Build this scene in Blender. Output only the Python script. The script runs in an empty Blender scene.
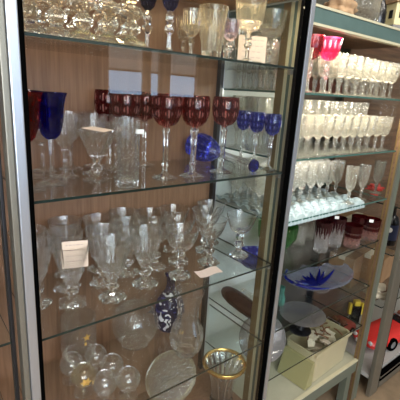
import bpy, bmesh, math, random
from math import pi, sin, cos, radians
from mathutils import Vector, Matrix
random.seed(7)
SC = bpy.context.scene
COL = SC.collection

# ------------------------------------------------------------------ camera
CAM = Vector((0, 0, 1.5))
F = 389.65
RX = Vector((0.78705456, -0.12108532, 0.60488301))     # world x in (right, down, forward)
RY = Vector((-0.61409151, -0.24697158, 0.74959766))
RZ = Vector((0.05862365, -0.96142778, -0.26873758))
cd = bpy.data.cameras.new('camera'); cam = bpy.data.objects.new('camera', cd); COL.objects.link(cam)
cd.sensor_width = 36; cd.lens = F / 400 * 36; cd.clip_start = .02
M3 = Matrix(((RX.x, -RX.y, -RX.z), (RY.x, -RY.y, -RY.z), (RZ.x, -RZ.y, -RZ.z)))
cam.matrix_world = Matrix.Translation(CAM) @ M3.to_4x4()
SC.camera = cam

# ------------------------------------------------------------------ colour, world, lights
SC.view_settings.view_transform = 'Standard'
SC.view_settings.look = 'None'
SC.view_settings.gamma = 1
SC.view_settings.exposure = 0.0
SC.view_settings.use_curve_mapping = False
SC.cycles.max_bounces = 24; SC.cycles.transmission_bounces = 20; SC.cycles.glossy_bounces = 10
SC.cycles.diffuse_bounces = 4; SC.cycles.transparent_max_bounces = 64
SC.cycles.sample_clamp_indirect = 6.0
w = bpy.data.worlds.new('world'); SC.world = w; w.use_nodes = True
w.node_tree.nodes['Background'].inputs[0].default_value = (1.0, 0.93, 0.85, 1)
w.node_tree.nodes['Background'].inputs[1].default_value = 0.20

def area(name, loc, target, sx, sy, power, col):
    l = bpy.data.lights.new(name, 'AREA'); l.shape = 'RECTANGLE'; l.size = sx; l.size_y = sy
    l.energy = power; l.color = col
    o = bpy.data.objects.new(name, l); COL.objects.link(o); o.location = loc
    o.rotation_euler = (Vector(target) - Vector(loc)).to_track_quat('-Z', 'Y').to_euler()
    return o
area('added_window_light', (-1.0, -3.1, 1.9), (0.8, 1.0, 1.0), 3.2, 1.7, 120, (1.0, 0.97, 0.92))  # large light added for the made-up window behind the camera
for x_, y_ in ((-.6, -.9), (.9, -1.5), (2.0, -.5), (.5, .15), (-1.2, .3)):
    area('sparkle_strip_light', (x_, y_, 2.62), (x_, y_ + .1, 0), 1.2, .05, 13, (1.0, 0.94, 0.85))  # overhead strips added only for sparkle on the crystal
for x_, y_, z_ in ((-.4, -2.2, 2.3), (1.6, -2.4, 2.2), (.3, -.6, 2.5), (1.2, -.3, 2.5)):
    l_ = bpy.data.lights.new('sparkle_point_light', 'POINT'); l_.energy = 9; l_.shadow_soft_size = .035; l_.color = (1.0, .92, .78)  # bare points added so the crystal sparkles from more sides
    o_ = bpy.data.objects.new('sparkle_point_light', l_); COL.objects.link(o_); o_.location = (x_, y_, z_)
area('cabinet_tube_light', (0.55, .80, 1.752), (0.55, .86, 1.0), .62, .03, 2.4, (1.0, 0.78, 0.48))
area('unseen_cabinet_strip', (1.34, .83, 1.70), (1.34, .95, 1.0), .66, .05, 6.0, (1.0, 0.90, 0.70))
area('unseen_cabinet_strip', (1.34, .805, 1.503), (1.34, .93, 1.0), .66, .02, 4.0, (1.0, 0.90, 0.70))  # added strip that brightens the second row; no lamp known there
area('unseen_cabinet_strip', (1.20, .90, 1.294), (1.20, .98, 1.0), .42, .03, 1.5, (1.0, 0.97, 0.92))  # added to lift the dim left end of the third shelf

# ------------------------------------------------------------------ projection helpers (for reading positions)
def ray(px, py):
    v = Vector((px - 200, py - 200, F)); return Vector((RX.dot(v), RY.dot(v), RZ.dot(v)))
def on_z(px, py, z):
    r = ray(px, py); t = (z - CAM.z) / r.z; return CAM + r * t
def on_y(px, py, y):
    r = ray(px, py); return CAM + r * (y / r.y)
def col_x(px, y, z):      # world x of a point at depth y and height z seen in pixel column px
    d = z - CAM.z
    lo, hi = -1.0, 5.0
    for _ in range(60):
        m = (lo + hi) / 2
        c = Vector((RX.x*m + RY.x*y + RZ.x*d, 0, RX.z*m + RY.z*y + RZ.z*d))
        if 200 + F * c.x / c.z < px: lo = m
        else: hi = m
    return lo

# ------------------------------------------------------------------ materials
MATS = {}
def nt(name):
    m = bpy.data.materials.new(name); m.use_nodes = True; MATS[name] = m
    t = m.node_tree; t.nodes.clear()
    out = t.nodes.new('ShaderNodeOutputMaterial')
    return m, t, out
def principled(name, col, rough=.5, metal=0, spec=.5, noise=0, nscale=40, bump=0, stretch=(1, 1, 1)):
    m, t, out = nt(name)
    b = t.nodes.new('ShaderNodeBsdfPrincipled')
    b.inputs['Base Color'].default_value = (*col, 1); b.inputs['Roughness'].default_value = rough
    b.inputs['Metallic'].default_value = metal; b.inputs['Specular IOR Level'].default_value = spec
    if noise or bump:
        tc = t.nodes.new('ShaderNodeTexCoord'); mp = t.nodes.new('ShaderNodeMapping'); mp.inputs['Scale'].default_value = stretch
        n = t.nodes.new('ShaderNodeTexNoise'); n.inputs['Scale'].default_value = nscale; n.inputs['Detail'].default_value = 6
        t.links.new(tc.outputs['Object'], mp.inputs[0]); t.links.new(mp.outputs[0], n.inputs['Vector'])
        if noise:
            r = t.nodes.new('ShaderNodeValToRGB')
            r.color_ramp.elements[0].position = .3; r.color_ramp.elements[1].position = .7
            r.color_ramp.elements[0].color = (*[c * (1 - noise) for c in col], 1)
            r.color_ramp.elements[1].color = (*[min(1, c * (1 + noise)) for c in col], 1)
            t.links.new(n.outputs['Fac'], r.inputs[0]); t.links.new(r.outputs[0], b.inputs['Base Color'])
        if bump:
            bp = t.nodes.new('ShaderNodeBump'); bp.inputs['Strength'].default_value = bump; bp.inputs['Distance'].default_value = .01
            t.links.new(n.outputs['Fac'], bp.inputs['Height']); t.links.new(bp.outputs[0], b.inputs['Normal'])
    t.links.new(b.outputs[0], out.inputs[0]); return m
def emit(name, col, s):
    m, t, out = nt(name); e = t.nodes.new('ShaderNodeEmission'); e.inputs[0].default_value = (*col, 1); e.inputs[1].default_value = s
    t.links.new(e.outputs[0], out.inputs[0]); return m
def pane_mat(name, tint=(.97, .985, .98), ior=1.5, rough=0.0):
    m, t, out = nt(name)
    tr = t.nodes.new('ShaderNodeBsdfTransparent'); tr.inputs[0].default_value = (*tint, 1)
    g = t.nodes.new('ShaderNodeBsdfGlossy'); g.inputs['Roughness'].default_value = rough
    # Schlick reflectance from |cos|, the same for both faces of the sheet
    ge = t.nodes.new('ShaderNodeNewGeometry'); dt = t.nodes.new('ShaderNodeVectorMath'); dt.operation = 'DOT_PRODUCT'
    t.links.new(ge.outputs['Incoming'], dt.inputs[0]); t.links.new(ge.outputs['Normal'], dt.inputs[1])
    def mm(op, a, b=None):
        n = t.nodes.new('ShaderNodeMath'); n.operation = op
        for i, v in enumerate((a, b)):
            if v is None: continue
            if isinstance(v, (int, float)): n.inputs[i].default_value = v
            else: t.links.new(v, n.inputs[i])
        return n.outputs[0]
    c5 = mm('POWER', mm('SUBTRACT', 1.0, mm('ABSOLUTE', dt.outputs['Value'])), 5.0)
    fac = mm('ADD', mm('MULTIPLY', c5, .96), .042)
    mx = t.nodes.new('ShaderNodeMixShader')
    t.links.new(fac, mx.inputs[0]); t.links.new(tr.outputs[0], mx.inputs[1]); t.links.new(g.outputs[0], mx.inputs[2])
    t.links.new(mx.outputs[0], out.inputs[0]); return m
def mixs(t, fac, a, b):
    mx = t.nodes.new('ShaderNodeMixShader')
    if isinstance(fac, float): mx.inputs[0].default_value = fac
    else: t.links.new(fac, mx.inputs[0])
    t.links.new(a, mx.inputs[1]); t.links.new(b, mx.inputs[2]); return mx.outputs[0]
def glass_nodes(t, col, rough=.0, clear=.25, frost=0.0, frostcol=None, ior=1.5, bump=0):
    rf = t.nodes.new('ShaderNodeBsdfRefraction'); rf.inputs['Color'].default_value = (*col, 1)
    rf.inputs['Roughness'].default_value = rough; rf.inputs['IOR'].default_value = ior
    gl = t.nodes.new('ShaderNodeBsdfGlossy'); gl.inputs['Roughness'].default_value = rough; gl.inputs['Color'].default_value = (1, 1, 1, 1)
    fr = t.nodes.new('ShaderNodeFresnel'); fr.inputs[0].default_value = ior
    gs = mixs(t, fr.outputs[0], rf.outputs[0], gl.outputs[0])
    tr = t.nodes.new('ShaderNodeBsdfTransparent'); tr.inputs[0].default_value = (*col, 1)
    if bump:      # wheel-cut facets
        tcb = t.nodes.new('ShaderNodeTexCoord'); vo = t.nodes.new('ShaderNodeTexVoronoi'); vo.inputs['Scale'].default_value = bump
        bpn = t.nodes.new('ShaderNodeBump'); bpn.inputs['Strength'].default_value = .8; bpn.inputs['Distance'].default_value = .003
        t.links.new(tcb.outputs['Object'], vo.inputs['Vector']); t.links.new(vo.outputs['Distance'], bpn.inputs['Height']); [t.links.new(bpn.outputs[0], q_.inputs['Normal']) for q_ in (rf, gl, fr)]
    s = mixs(t, clear, gs, tr.outputs[0])
    if frost:  # diffuse share; in clear glass it stands in for caught light
        d = t.nodes.new('ShaderNodeBsdfDiffuse'); d.inputs[0].default_value = (*(frostcol or col), 1)
        tl = t.nodes.new('ShaderNodeBsdfTranslucent'); tl.inputs[0].default_value = (*(frostcol or col), 1)
        s = mixs(t, frost, s, mixs(t, .5, d.outputs[0], tl.outputs[0]))
    return s
def glass(name, col=(1, 1, 1), **k):
    m, t, out = nt(name); t.links.new(glass_nodes(t, col, **k), out.inputs[0]); return m
def math_node(t, op, a, b=None):
    n = t.nodes.new('ShaderNodeMath'); n.operation = op
    for i, v in enumerate((a, b)):
        if v is None: continue
        if isinstance(v, (int, float)): n.inputs[i].default_value = v
        else: t.links.new(v, n.inputs[i])
    return n.outputs[0]
def cut_glass(name, col, k=8, zs=160, thr=.35, clearcol=(.95, .95, .95), zband=None, frost=.08, cutscatter=.08, hatch=0):
    """coloured overlay glass with a lattice of clear cuts; zband=(z, width): clear below z"""
    m, t, out = nt(name)
    a = glass_nodes(t, col, clear=.25, frost=frost, frostcol=tuple(min(1, c * 1.1) for c in col))
    b = glass_nodes(t, clearcol, clear=.25, frost=cutscatter)
    tc = t.nodes.new('ShaderNodeTexCoord'); sp = t.nodes.new('ShaderNodeSeparateXYZ'); t.links.new(tc.outputs['Object'], sp.inputs[0])
    ang = math_node(t, 'MULTIPLY', math_node(t, 'ARCTAN2', sp.outputs[1], sp.outputs[0]), k)
    zz = math_node(t, 'MULTIPLY', sp.outputs[2], zs)
    p1 = math_node(t, 'COSINE', math_node(t, 'ADD', ang, zz)); p2 = math_node(t, 'COSINE', math_node(t, 'SUBTRACT', ang, zz))
    mask = math_node(t, 'GREATER_THAN', math_node(t, 'MULTIPLY', p1, p2), thr)
    if hatch: mask = math_node(t, 'MULTIPLY', mask, math_node(t, 'GREATER_THAN', math_node(t, 'COSINE', math_node(t, 'MULTIPLY', ang, hatch / k)), -.1))
    if zband:
        tooth = math_node(t, 'MULTIPLY', math_node(t, 'ABSOLUTE', math_node(t, 'SINE', math_node(t, 'MULTIPLY', ang, .5))), zband[1])
        low = math_node(t, 'LESS_THAN', sp.outputs[2], math_node(t, 'ADD', tooth, zband[0]))
        mask = math_node(t, 'MAXIMUM', low, math_node(t, 'MULTIPLY', mask, math_node(t, 'LESS_THAN', sp.outputs[2], zband[0] + zband[1] + .02)))
    t.links.new(mixs(t, mask, a, b), out.inputs[0]); return m

# wood with vertical boards and grain
def wood_mat(name, c1, c2, scale=1.0, rough=.45, vertical=True):
    m, t, out = nt(name)
    b = t.nodes.new('ShaderNodeBsdfPrincipled'); b.inputs['Roughness'].default_value = rough
    tc = t.nodes.new('ShaderNodeTexCoord'); mp = t.nodes.new('ShaderNodeMapping')
    mp.inputs['Scale'].default_value = (60 * scale, 60 * scale, 3 * scale) if vertical else (3 * scale, 60 * scale, 60 * scale)
    n = t.nodes.new('ShaderNodeTexNoise'); n.inputs['Scale'].default_value = 1.6; n.inputs['Detail'].default_value = 8; n.inputs['Distortion'].default_value = .4
    r = t.nodes.new('ShaderNodeValToRGB'); r.color_ramp.elements[0].color = (*c1, 1); r.color_ramp.elements[1].color = (*c2, 1)
    r.color_ramp.elements[0].position = .3; r.color_ramp.elements[1].position = .72
    t.links.new(tc.outputs['Object'], mp.inputs[0]); t.links.new(mp.outputs[0], n.inputs['Vector'])
    t.links.new(n.outputs['Fac'], r.inputs[0]); t.links.new(r.outputs[0], b.inputs['Base Color'])
    t.links.new(b.outputs[0], out.inputs[0]); return m

wood_mat('wood_panel', (.142, .074, .040), (.225, .122, .070), scale=1.3)
wood_mat('wood_ceiling', (.42, .22, .09), (.62, .36, .16), vertical=False)
wood_mat('wood_brown', (.09, .05, .03), (.20, .11, .06), vertical=False)
principled('aluminium', (.58, .62, .69), .33, .88)
principled('dull_aluminium', (.25, .235, .195), .4, .7)
principled('black_rubber', (.0015, .0015, .0015), 1.0, spec=0)
principled('dark_metal', (.05, .05, .055), .35, .8)
principled('teal_paint', (.075, .125, .115), .45, noise=.08, nscale=30)
principled('cream_paint', (.52, .48, .33), .45)
principled('gold_anodised', (.20, .135, .055), .38, .4)
principled('gold_rim', (.80, .52, .17), .25, .9)
principled('gilt_print', (.85, .55, .16), .3, .8)
principled('edge_dark', (.012, .022, .019), .25)
principled('edge_green', (.055, .13, .11), .2)
principled('back_board', (.09, .077, .064), .6, noise=.12, nscale=6)
principled('deck_pale', (.37, .36, .27), .4, noise=.1, nscale=8)
principled('deck_white', (.40, .39, .37), .5)
principled('sage_paint', (.115, .13, .10), .4)
principled('navy_label', (.02, .03, .08), .5)
principled('pale_brightener', (.70, .74, .72), .5)
principled('quilt', (.30, .38, .40), .3)
principled('plaster', (.25, .21, .17), .8)
principled('dark_plaster', (.09, .085, .06), .8, noise=.2, nscale=3)
principled('ceiling_white', (.70, .68, .64), .8)
principled('concrete', (.22, .155, .095), .75, noise=.18, nscale=14)
principled('frame_white', (.55, .42, .31), .5)
principled('paper', (.64, .52, .42), .8, noise=.04)
principled('paper_pink', (.68, .54, .49), .8)
principled('pencil', (.50, .40, .35), .8)
principled('tag_white', (.85, .84, .82), .6)
principled('card_board', (.30, .175, .085), .8, noise=.12, nscale=20)
principled('tissue', (.60, .54, .42), .8, noise=.1)
principled('cream_plastic', (.44, .385, .24), .4, noise=.05, nscale=10)
principled('olive_plastic', (.29, .27, .13), .3)
principled('twig', (.18, .075, .035), .7)
principled('red_paint', (.62, .035, .03), .25)
principled('red_dull', (.36, .04, .03), .4)
principled('black_gloss', (.008, .008, .01), .2)
principled('red_leather', (.20, .055, .03), .5, noise=.2)
principled('yellow_paint', (.70, .52, .05), .4)
principled('coral_red', (.70, .06, .05), .5)
principled('ceramic_cream', (.80, .70, .38), .35)
principled('ceramic_grey', (.20, .19, .18), .5)
principled('tan_cloth', (.42, .27, .15), .8, noise=.25)
principled('ribbon_white', (.75, .72, .66), .6)
emit('sky_pane', (.46, .70, 1.0), 5.0)
emit('blind_pane', (.95, .90, .85), 1.3)
pane_mat('pane')
pane_mat('shelf_glass', (.955, .975, .965))
glass('crystal', (.992, .992, .988), clear=.04, frost=.013, frostcol=(.95, .95, .93))
glass('crystal_lamplit', (.99, .975, .92), clear=.04, frost=.035, frostcol=(.95, .90, .76))  # clear crystal with the lamp's warm cast tinted into its colour
glass('crystal_lightened', (.97, .97, .95), clear=.06, frost=.085, frostcol=(.95, .89, .74), bump=130)  # clear cut crystal; bright warm light on it mixed in as diffuse cream
glass('thin_glass', (.985, .985, .975), clear=.10, frost=.02)
glass('bubble_glass', (.985, .985, .975), clear=.05, frost=.035)
glass('ruby_plain', (.60, .09, .09), clear=.3, frost=.03, frostcol=(.25, .012, .02))
glass('blue_plain', (.15, .17, .60), clear=.3, frost=.02, frostcol=(.02, .02, .30))
glass('plum_plain', (.35, .15, .28), clear=.25, frost=.03, frostcol=(.05, .02, .06))
cut_glass('ruby_cut', (.46, .05, .06), k=4, zs=115, thr=.22, clearcol=(.95, .60, .55), frost=.06, cutscatter=.16, hatch=26)
cut_glass('blue_cut', (.14, .17, .68), k=5, zs=170, thr=.30, clearcol=(.6, .66, .98), frost=.08, cutscatter=.16, hatch=24)
cut_glass('navy_cut', (.045, .045, .15), k=6, zs=180, thr=.5, clearcol=(.45, .47, .7), hatch=24)
cut_glass('cranberry_cut', (.66, .12, .27), k=6, zs=60, thr=.45, clearcol=(.92, .60, .70), frost=.12, cutscatter=.15)
cut_glass('dark_cut', (.40, .10, .12), k=10, zs=30, thr=.6, clearcol=(.5, .5, .4))
cut_glass('plum_tumbler', (.30, .07, .10), k=10, zs=0, thr=.9, zband=(.052, .038))
cut_glass('ruby_tumbler', (.32, .03, .045), k=10, zs=150, thr=.45, clearcol=(.92, .75, .72), zband=(.030, .016))
cut_glass('green_cut', (.28, .60, .27), k=10, zs=20, thr=.5, clearcol=(.75, .95, .70), frost=.09)
glass('teal_glass', (.35, .68, .62), clear=.3, frost=.1)
glass('smoke_glass', (.78, .76, .77), clear=.2, frost=.34, frostcol=(.42, .41, .42))
glass('amber_glass', (.99, .965, .88), clear=.05, frost=.03)
glass('oxblood_glass', (.15, .015, .02), clear=.2, frost=.35, frostcol=(.14, .03, .035))
glass('amethyst', (.93, .88, .96), clear=.2, frost=.0)
glass('splash_blue', (.02, .035, .42), clear=.15, frost=.35, frostcol=(.02, .03, .42))
glass('splash_pale', (.88, .92, .98), clear=.3, frost=.12, frostcol=(.62, .70, .92))
# decanter: blue with silver scrolls
m, t, out = nt('blue_silver')
a_ = glass_nodes(t, (.10, .12, .42), clear=.2, frost=.2, frostcol=(.02, .035, .22))
sv = t.nodes.new('ShaderNodeBsdfPrincipled'); sv.inputs['Base Color'].default_value = (.72, .72, .76, 1); sv.inputs['Roughness'].default_value = .4
tc = t.nodes.new('ShaderNodeTexCoord'); wv = t.nodes.new('ShaderNodeTexNoise'); wv.inputs['Scale'].default_value = 42; wv.inputs['Detail'].default_value = 1; wv.inputs['Distortion'].default_value = 1.2
t.links.new(tc.outputs['Object'], wv.inputs['Vector'])
t.links.new(mixs(t, math_node(t, 'GREATER_THAN', wv.outputs['Fac'], .60), a_, sv.outputs[0]), out.inputs[0])

# ------------------------------------------------------------------ mesh helpers
def finish(name, bm, mat, parent=None, smooth=False, loc=None, sharp=40):
    me = bpy.data.meshes.new(name); bm.to_mesh(me); bm.free()
    for mm in (mat if isinstance(mat, (list, tuple)) else [mat]): me.materials.append(MATS[mm])
    if smooth:
        for p in me.polygons: p.use_smooth = True
        me.set_sharp_from_angle(angle=radians(sharp))
    o = bpy.data.objects.new(name, me); COL.objects.link(o)
    if parent: o.parent = parent
    if loc is not None: o.location = loc
    return o
def box_bm(x0, x1, y0, y1, z0, z1, bm=None, bevel=0, mi=0):
    own = bm is None
    b = bmesh.new()
    vs = [b.verts.new(p) for p in ((x0,y0,z0),(x1,y0,z0),(x1,y1,z0),(x0,y1,z0),(x0,y0,z1),(x1,y0,z1),(x1,y1,z1),(x0,y1,z1))]
    for f in ((0,3,2,1),(4,5,6,7),(0,1,5,4),(1,2,6,5),(2,3,7,6),(3,0,4,7)):
        b.faces.new([vs[i] for i in f]).material_index = mi
    if bevel: bmesh.ops.bevel(b, geom=b.edges[:], offset=bevel, segments=2, affect='EDGES', profile=.6)
    if own: return b
    me = bpy.data.meshes.new('tmp'); b.to_mesh(me); b.free(); bm.from_mesh(me); bpy.data.meshes.remove(me); return bm
def box(name, x0, x1, y0, y1, z0, z1, mat, parent=None, bevel=0):
    return finish(name, box_bm(x0, x1, y0, y1, z0, z1, bevel=bevel), mat, parent)
def lathe_bm(prof, seg=32, mod=None):
    bm = bmesh.new(); rings = []
    for i, (r, z) in enumerate(prof):
        if r < 1e-6: rings.append([bm.verts.new((0, 0, z))]); continue
        ring = []
        for j in range(seg):
            th = 2 * pi * j / seg
            k = mod(th, z, i) if mod else 1
            ring.append(bm.verts.new((r * k * cos(th), r * k * sin(th), z)))
        rings.append(ring)
    for a, b in zip(rings, rings[1:]):
        for j in range(seg):
            j2 = (j + 1) % seg
            if len(a) == 1 and len(b) == 1: continue
            if len(a) == 1: bm.faces.new((a[0], b[j2], b[j]))
            elif len(b) == 1: bm.faces.new((a[j], a[j2], b[0]))
            else: bm.faces.new((a[j], a[j2], b[j2], b[j]))
    return bm
def lathe(name, prof, mat, parent=None, seg=32, mod=None, sharp=50):
    return finish(name, lathe_bm(prof, seg, mod), mat, parent, True, sharp=14 if mod else sharp)
def hexmod(n=6):
    s = 2 * pi / n
    return lambda th, z, i: cos(s / 2) / cos((th % s) - s / 2)
def flute(k, amp, nmax=99):
    return lambda th, z, i: 1 - amp * abs(sin(k * th / 2)) if i < nmax else 1
def tube_bm(pts, r, seg=8, bm=None, taper=None):
    bm = bm or bmesh.new(); rings = []
    for i, p in enumerate(pts):
        p = Vector(p)
        d = (Vector(pts[min(i + 1, len(pts) - 1)]) - Vector(pts[max(i - 1, 0)])).normalized()
        u = d.orthogonal().normalized(); v = d.cross(u)
        rr = r * (taper[i] if taper else 1)
        rings.append([bm.verts.new(p + (u * cos(2*pi*j/seg) + v * sin(2*pi*j/seg)) * rr) for j in range(seg)])
    for a, b in zip(rings, rings[1:]):
        for j in range(seg): bm.faces.new((a[j], a[(j+1) % seg], b[(j+1) % seg], b[j]))
    bm.faces.new(rings[0][::-1]); bm.faces.new(rings[-1]); return bm

def tag(o, label=None, cat=None, group=None, kind=None):
    if label: o['label'] = label
    if cat: o['category'] = cat
    if group: o['group'] = group
    if kind: o['kind'] = kind
    return o
def thing(name, loc=(0, 0, 0), label=None, cat=None, group=None, rz=0):
    o = bpy.data.objects.new(name, None); COL.objects.link(o); o.location = loc; o.rotation_euler = (0, 0, rz)
    o.empty_display_size = .02
    return tag(o, label, cat, group)
def dup(o, parent=None):
    c = o.copy(); COL.objects.link(c)
    if parent: c.parent = parent
    for ch in [x for x in KIDS.get(o.name, [])]: dup(ch, c)
    return c
KIDS = {}
PROTO = {}; USED = set()
def spawn(kind, loc, label, cat, group=None, rz=None, scale=1.0):
    if kind not in PROTO:
        r = BUILD[kind](); PROTO[kind] = r
        def reg(o):
            KIDS[o.name] = list(o.children)
            for c in o.children: reg(c)
        bpy.context.view_layer.update(); reg(r)
        o = r
    else: o = dup(PROTO[kind])
    for k in ('label', 'category', 'group'):
        if k in o.keys(): del o[k]
    tag(o, label, cat, group)
    o.location = loc
    o.rotation_euler = (0, 0, random.uniform(0, 6.28) if rz is None else rz)
    o.scale = (scale, scale, scale)
    return o
ORD = ['', 'first', 'second', 'third', 'fourth', 'fifth', 'sixth', 'seventh', 'eighth', 'ninth', 'tenth', 'eleventh', 'twelfth', 'thirteenth', 'fourteenth', 'fifteenth', 'sixteenth']

# ------------------------------------------------------------------ structure
ZA = [1.58, 1.279, .975, .6825, .3825]      # left cabinet: shelf top heights
ZB = [1.515, 1.305, 1.091, .8925, .664, .45]
ZDECK = .255
tag(box('floor', -3, 4.2, -3.6, 1.35, -.05, 0, 'concrete'), kind='structure')
tag(box('wall_back', -3, 4.2, 1.30, 1.36, 0, 2.7, 'dark_plaster'), kind='structure')
tag(box('ceiling', -3, 4.2, -3.6, 1.36, 2.7, 2.75, 'ceiling_white'), kind='structure')
# street-side wall with a window mirrored in the sliding door and a larger one added for light
def wall_with_holes():
    bm = bmesh.new(); y0, y1 = -3.60, -3.52
    X0, X1 = -3, 4.2
    holes = [(-2.8, .9, .9, 2.6), (2.26, 3.85, 1.40, 2.02)]
    xs = [X0, -2.8, .9, 2.26, 3.85, X1]
    for a, b in zip(xs, xs[1:]):
        h = [q for q in holes if abs(q[0] - a) < 1e-6]
        if h:
            box_bm(a, b, y0, y1, 0, h[0][2], bm); box_bm(a, b, y0, y1, h[0][3], 2.7, bm)
        else: box_bm(a, b, y0, y1, 0, 2.7, bm)
    return bm
tag(finish('wall_street', wall_with_holes(), 'plaster'), kind='structure')
win = thing('window_1'); tag(win, kind='structure')
box('sky_pane', 2.26, 3.85, -3.62, -3.60, 1.40, 1.72, 'sky_pane', win)
box('blind', 2.26, 3.85, -3.61, -3.59, 1.72, 2.02, 'blind_pane', win)
bm = bmesh.new()
for a, b in ((2.90, 3.03), (3.17, 3.36)): box_bm(a, b, -3.59, -3.545, 1.40, 2.02, bm)
box_bm(2.26, 3.85, -3.589, -3.545, 1.70, 1.73, bm)
finish('mullion', bm, 'frame_white', win)
win2 = thing('window_added'); tag(win2, kind='structure')  # window made up as a large light source, outside the door's reflection
bm = bmesh.new()
for x in (-2.8, -1.6, -.4, .8): box_bm(x, x + .1, -3.59, -3.53, .9, 2.6, bm)
finish('mullion', bm, 'frame_white', win2)
box('sky_pane', -2.8, .9, -3.62, -3.60, .9, 2.6, 'sky_pane', win2)

# ------------------------------------------------------------------ left cabinet (wood-backed, aluminium front)
ca = thing('display_cabinet', (.55, .75, 0), 'tall aluminium-framed glass cabinet with wood-grain back full of stemware', 'cabinet')
def ap(name, *a, **k):
    o = box(name, *a, **k); o.parent = ca; o.matrix_parent_inverse = Matrix.Translation((-.55, -.75, 0)); return o
ap('back_panel', .16, .93, 1.066, 1.08, .06, 1.80, 'wood_panel')
bm = bmesh.new()
ap('top_panel', .16, .935, .755, 1.08, 1.762, 1.80, 'wood_ceiling')
def post(x0, x1, mat, y0=.728, y1=.762, bevel=.002, z0=.02, z1=1.80): return ap('frame_post', x0, x1, y0, y1, z0, z1, mat, bevel=bevel)
post(.168, .186, 'aluminium'); post(.156, .1675, 'dull_aluminium', .735, .765)
ap('gasket', .1865, .1955, .733, .765, .02, 1.80, 'black_rubber')
ap('gasket', .922, .9435, .741, .757, .02, 1.80, 'black_rubber')
post(.944, .962, 'aluminium', .738, .757)
ap('corner_post', .900, .914, 1.045, 1.064, .06, 1.76, 'dark_metal')
ap('corner_trim', .9145, .922, 1.050, 1.064, .06, 1.76, 'aluminium')
ap('side_panel', .926, .930, .765, 1.06, .06, 1.76, 'pane')
ap('base_panel', .165, .93, .765, 1.065, .345, .3825, 'wood_panel')
ap('kick_board', .165, .93, .76, 1.065, .0, .343, 'wood_brown')
dr = ap('sliding_door', .352, .921, .743, .747, .345, 1.762, 'pane'); dr['label'] = 'clear sliding glass pane over the right half'

def glass_shelf(x0, x1, y0, y1, z, edge, label, group, th=.006):
    bm = box_bm(x0, x1, y0, y1, z - th, z)
    bm.faces.ensure_lookup_table()
    for f in bm.faces:
        f.normal_update()
        if abs(f.normal.z) < .5 and f.normal.y < .5: f.material_index = 1
    return tag(finish('glass_shelf', bm, ['shelf_glass', edge]), label, 'shelf', group)
for i, n in enumerate(['top', 'second', 'third', 'lowest']):
    glass_shelf(.197, .925, .752, 1.045, ZA[i], 'edge_dark', f'{n} clear glass shelf of the wood-backed left cabinet', 'shelves of the left cabinet')
    cl = thing('shelf_clip', (.917, .764, ZA[i] - .02), f'small metal clip under right front corner of {n} left cabinet shelf', 'shelf clip', 'shelf clips')
    o = box('bracket', -.006, .008, -.006, .006, 0, .0135, 'dull_aluminium', cl, bevel=.001)
    o = box('pin', .008, .011, -.003, .003, .003, .009, 'dark_metal', cl)

# ------------------------------------------------------------------ right cabinet (teal and cream frame)
cb = thing('display_cabinet', (1.36, .78, 0), 'teal and cream framed glass cabinet crammed with crystal glasses', 'cabinet')
def bp(name, *a, **k):
    o = box(name, *a, **k); o.parent = cb; o.matrix_parent_inverse = Matrix.Translation((-1.36, -.78, 0)); return o
def bpost(x, z1=1.76, gold=True):
    o = bp('frame_post', x, x + .028, .777, .838, .0, z1, 'teal_paint')
    for (a, b, mname) in ((.811, .8385, 'gold_anodised'), (.799, .811, 'cream_paint'), (.776, .787, 'cream_paint')):
        s = box('trim_strip', x - .0015, x + .0005, a, b, .0, z1, mname); s.parent = o
        s.matrix_parent_inverse = Matrix.Translation((0, 0, 0))
        s['label'] = 'gold anodised strip' if mname.startswith('gold') else 'cream strip'
    return o
bpost(.948)
rp = bp('frame_post', 1.702, 1.760, .777, .799, 0.0, 1.70, 'sage_paint')
for a, b, mname in ((.793, .7995, 'gold_anodised'), (.784, .793, 'wood_brown'), (.776, .784, 'gold_anodised')):
    s = box('trim_strip', 1.7005, 1.7025, a, b, 0.0, 1.70, mname); s.parent = rp; s['label'] = 'gold edge strip' if mname.startswith('gold') else 'dark red felt strip'
s = box('trim_strip', 1.703, 1.718, .775, .7775, 0, 1.70, 'dull_aluminium'); s.parent = rp
bp('back_post', .952, .975, 1.12, 1.14, 0, 1.70, 'dull_aluminium')
bp('front_beam', .977, 1.80, .770, .79, 1.711, 1.753, 'teal_paint')
bp('beam_edge', .977, 1.80, .767, .79, 1.753, 1.760, 'cream_paint')
bp('beam_edge', .977, 1.80, .767, .79, 1.704, 1.711, 'cream_paint')
bp('side_beam', .948, .975, .838, 1.14, 1.704, 1.760, 'teal_paint')
bp('top_panel', .976, 1.80, .791, 1.15, 1.735, 1.757, 'wood_brown')
bp('back_panel', .976, 1.72, 1.135, 1.145, .18, 1.70, 'back_board')
bp('brightening_sheet', .977, 1.36, 1.132, 1.1345, .26, 1.70, 'pale_brightener')['label'] = 'added pale sheet brightening the left part of the back'  # sheet added to brighten the dim left interior
bp('side_panel', 1.706, 1.709, .82, 1.13, .255, 1.70, 'pane')
bp('deck', .976, 1.72, .79, 1.134, .235, ZDECK, 'deck_pale')
bp('base_beam', .976, 1.700, .778, .79, .19, .25, 'sage_paint')
bp('beam_edge', .976, 1.700, .775, .79, .25, .258, 'cream_paint')
bp('foot_leg', 1.64, 1.68, .785, .82, 0, .19, 'sage_paint')
bp('foot_leg', 1.0, 1.04, .785, .82, 0, .19, 'sage_paint')
for i, n in enumerate(['top', 'second', 'third', 'fourth', 'fifth', 'lowest']):
    glass_shelf(.978, 1.698, .788, 1.132, ZB[i], 'edge_green' if i < 3 else 'edge_dark', f'{n} glass shelf of the teal framed right cabinet', 'shelves of the right cabinet')

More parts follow.
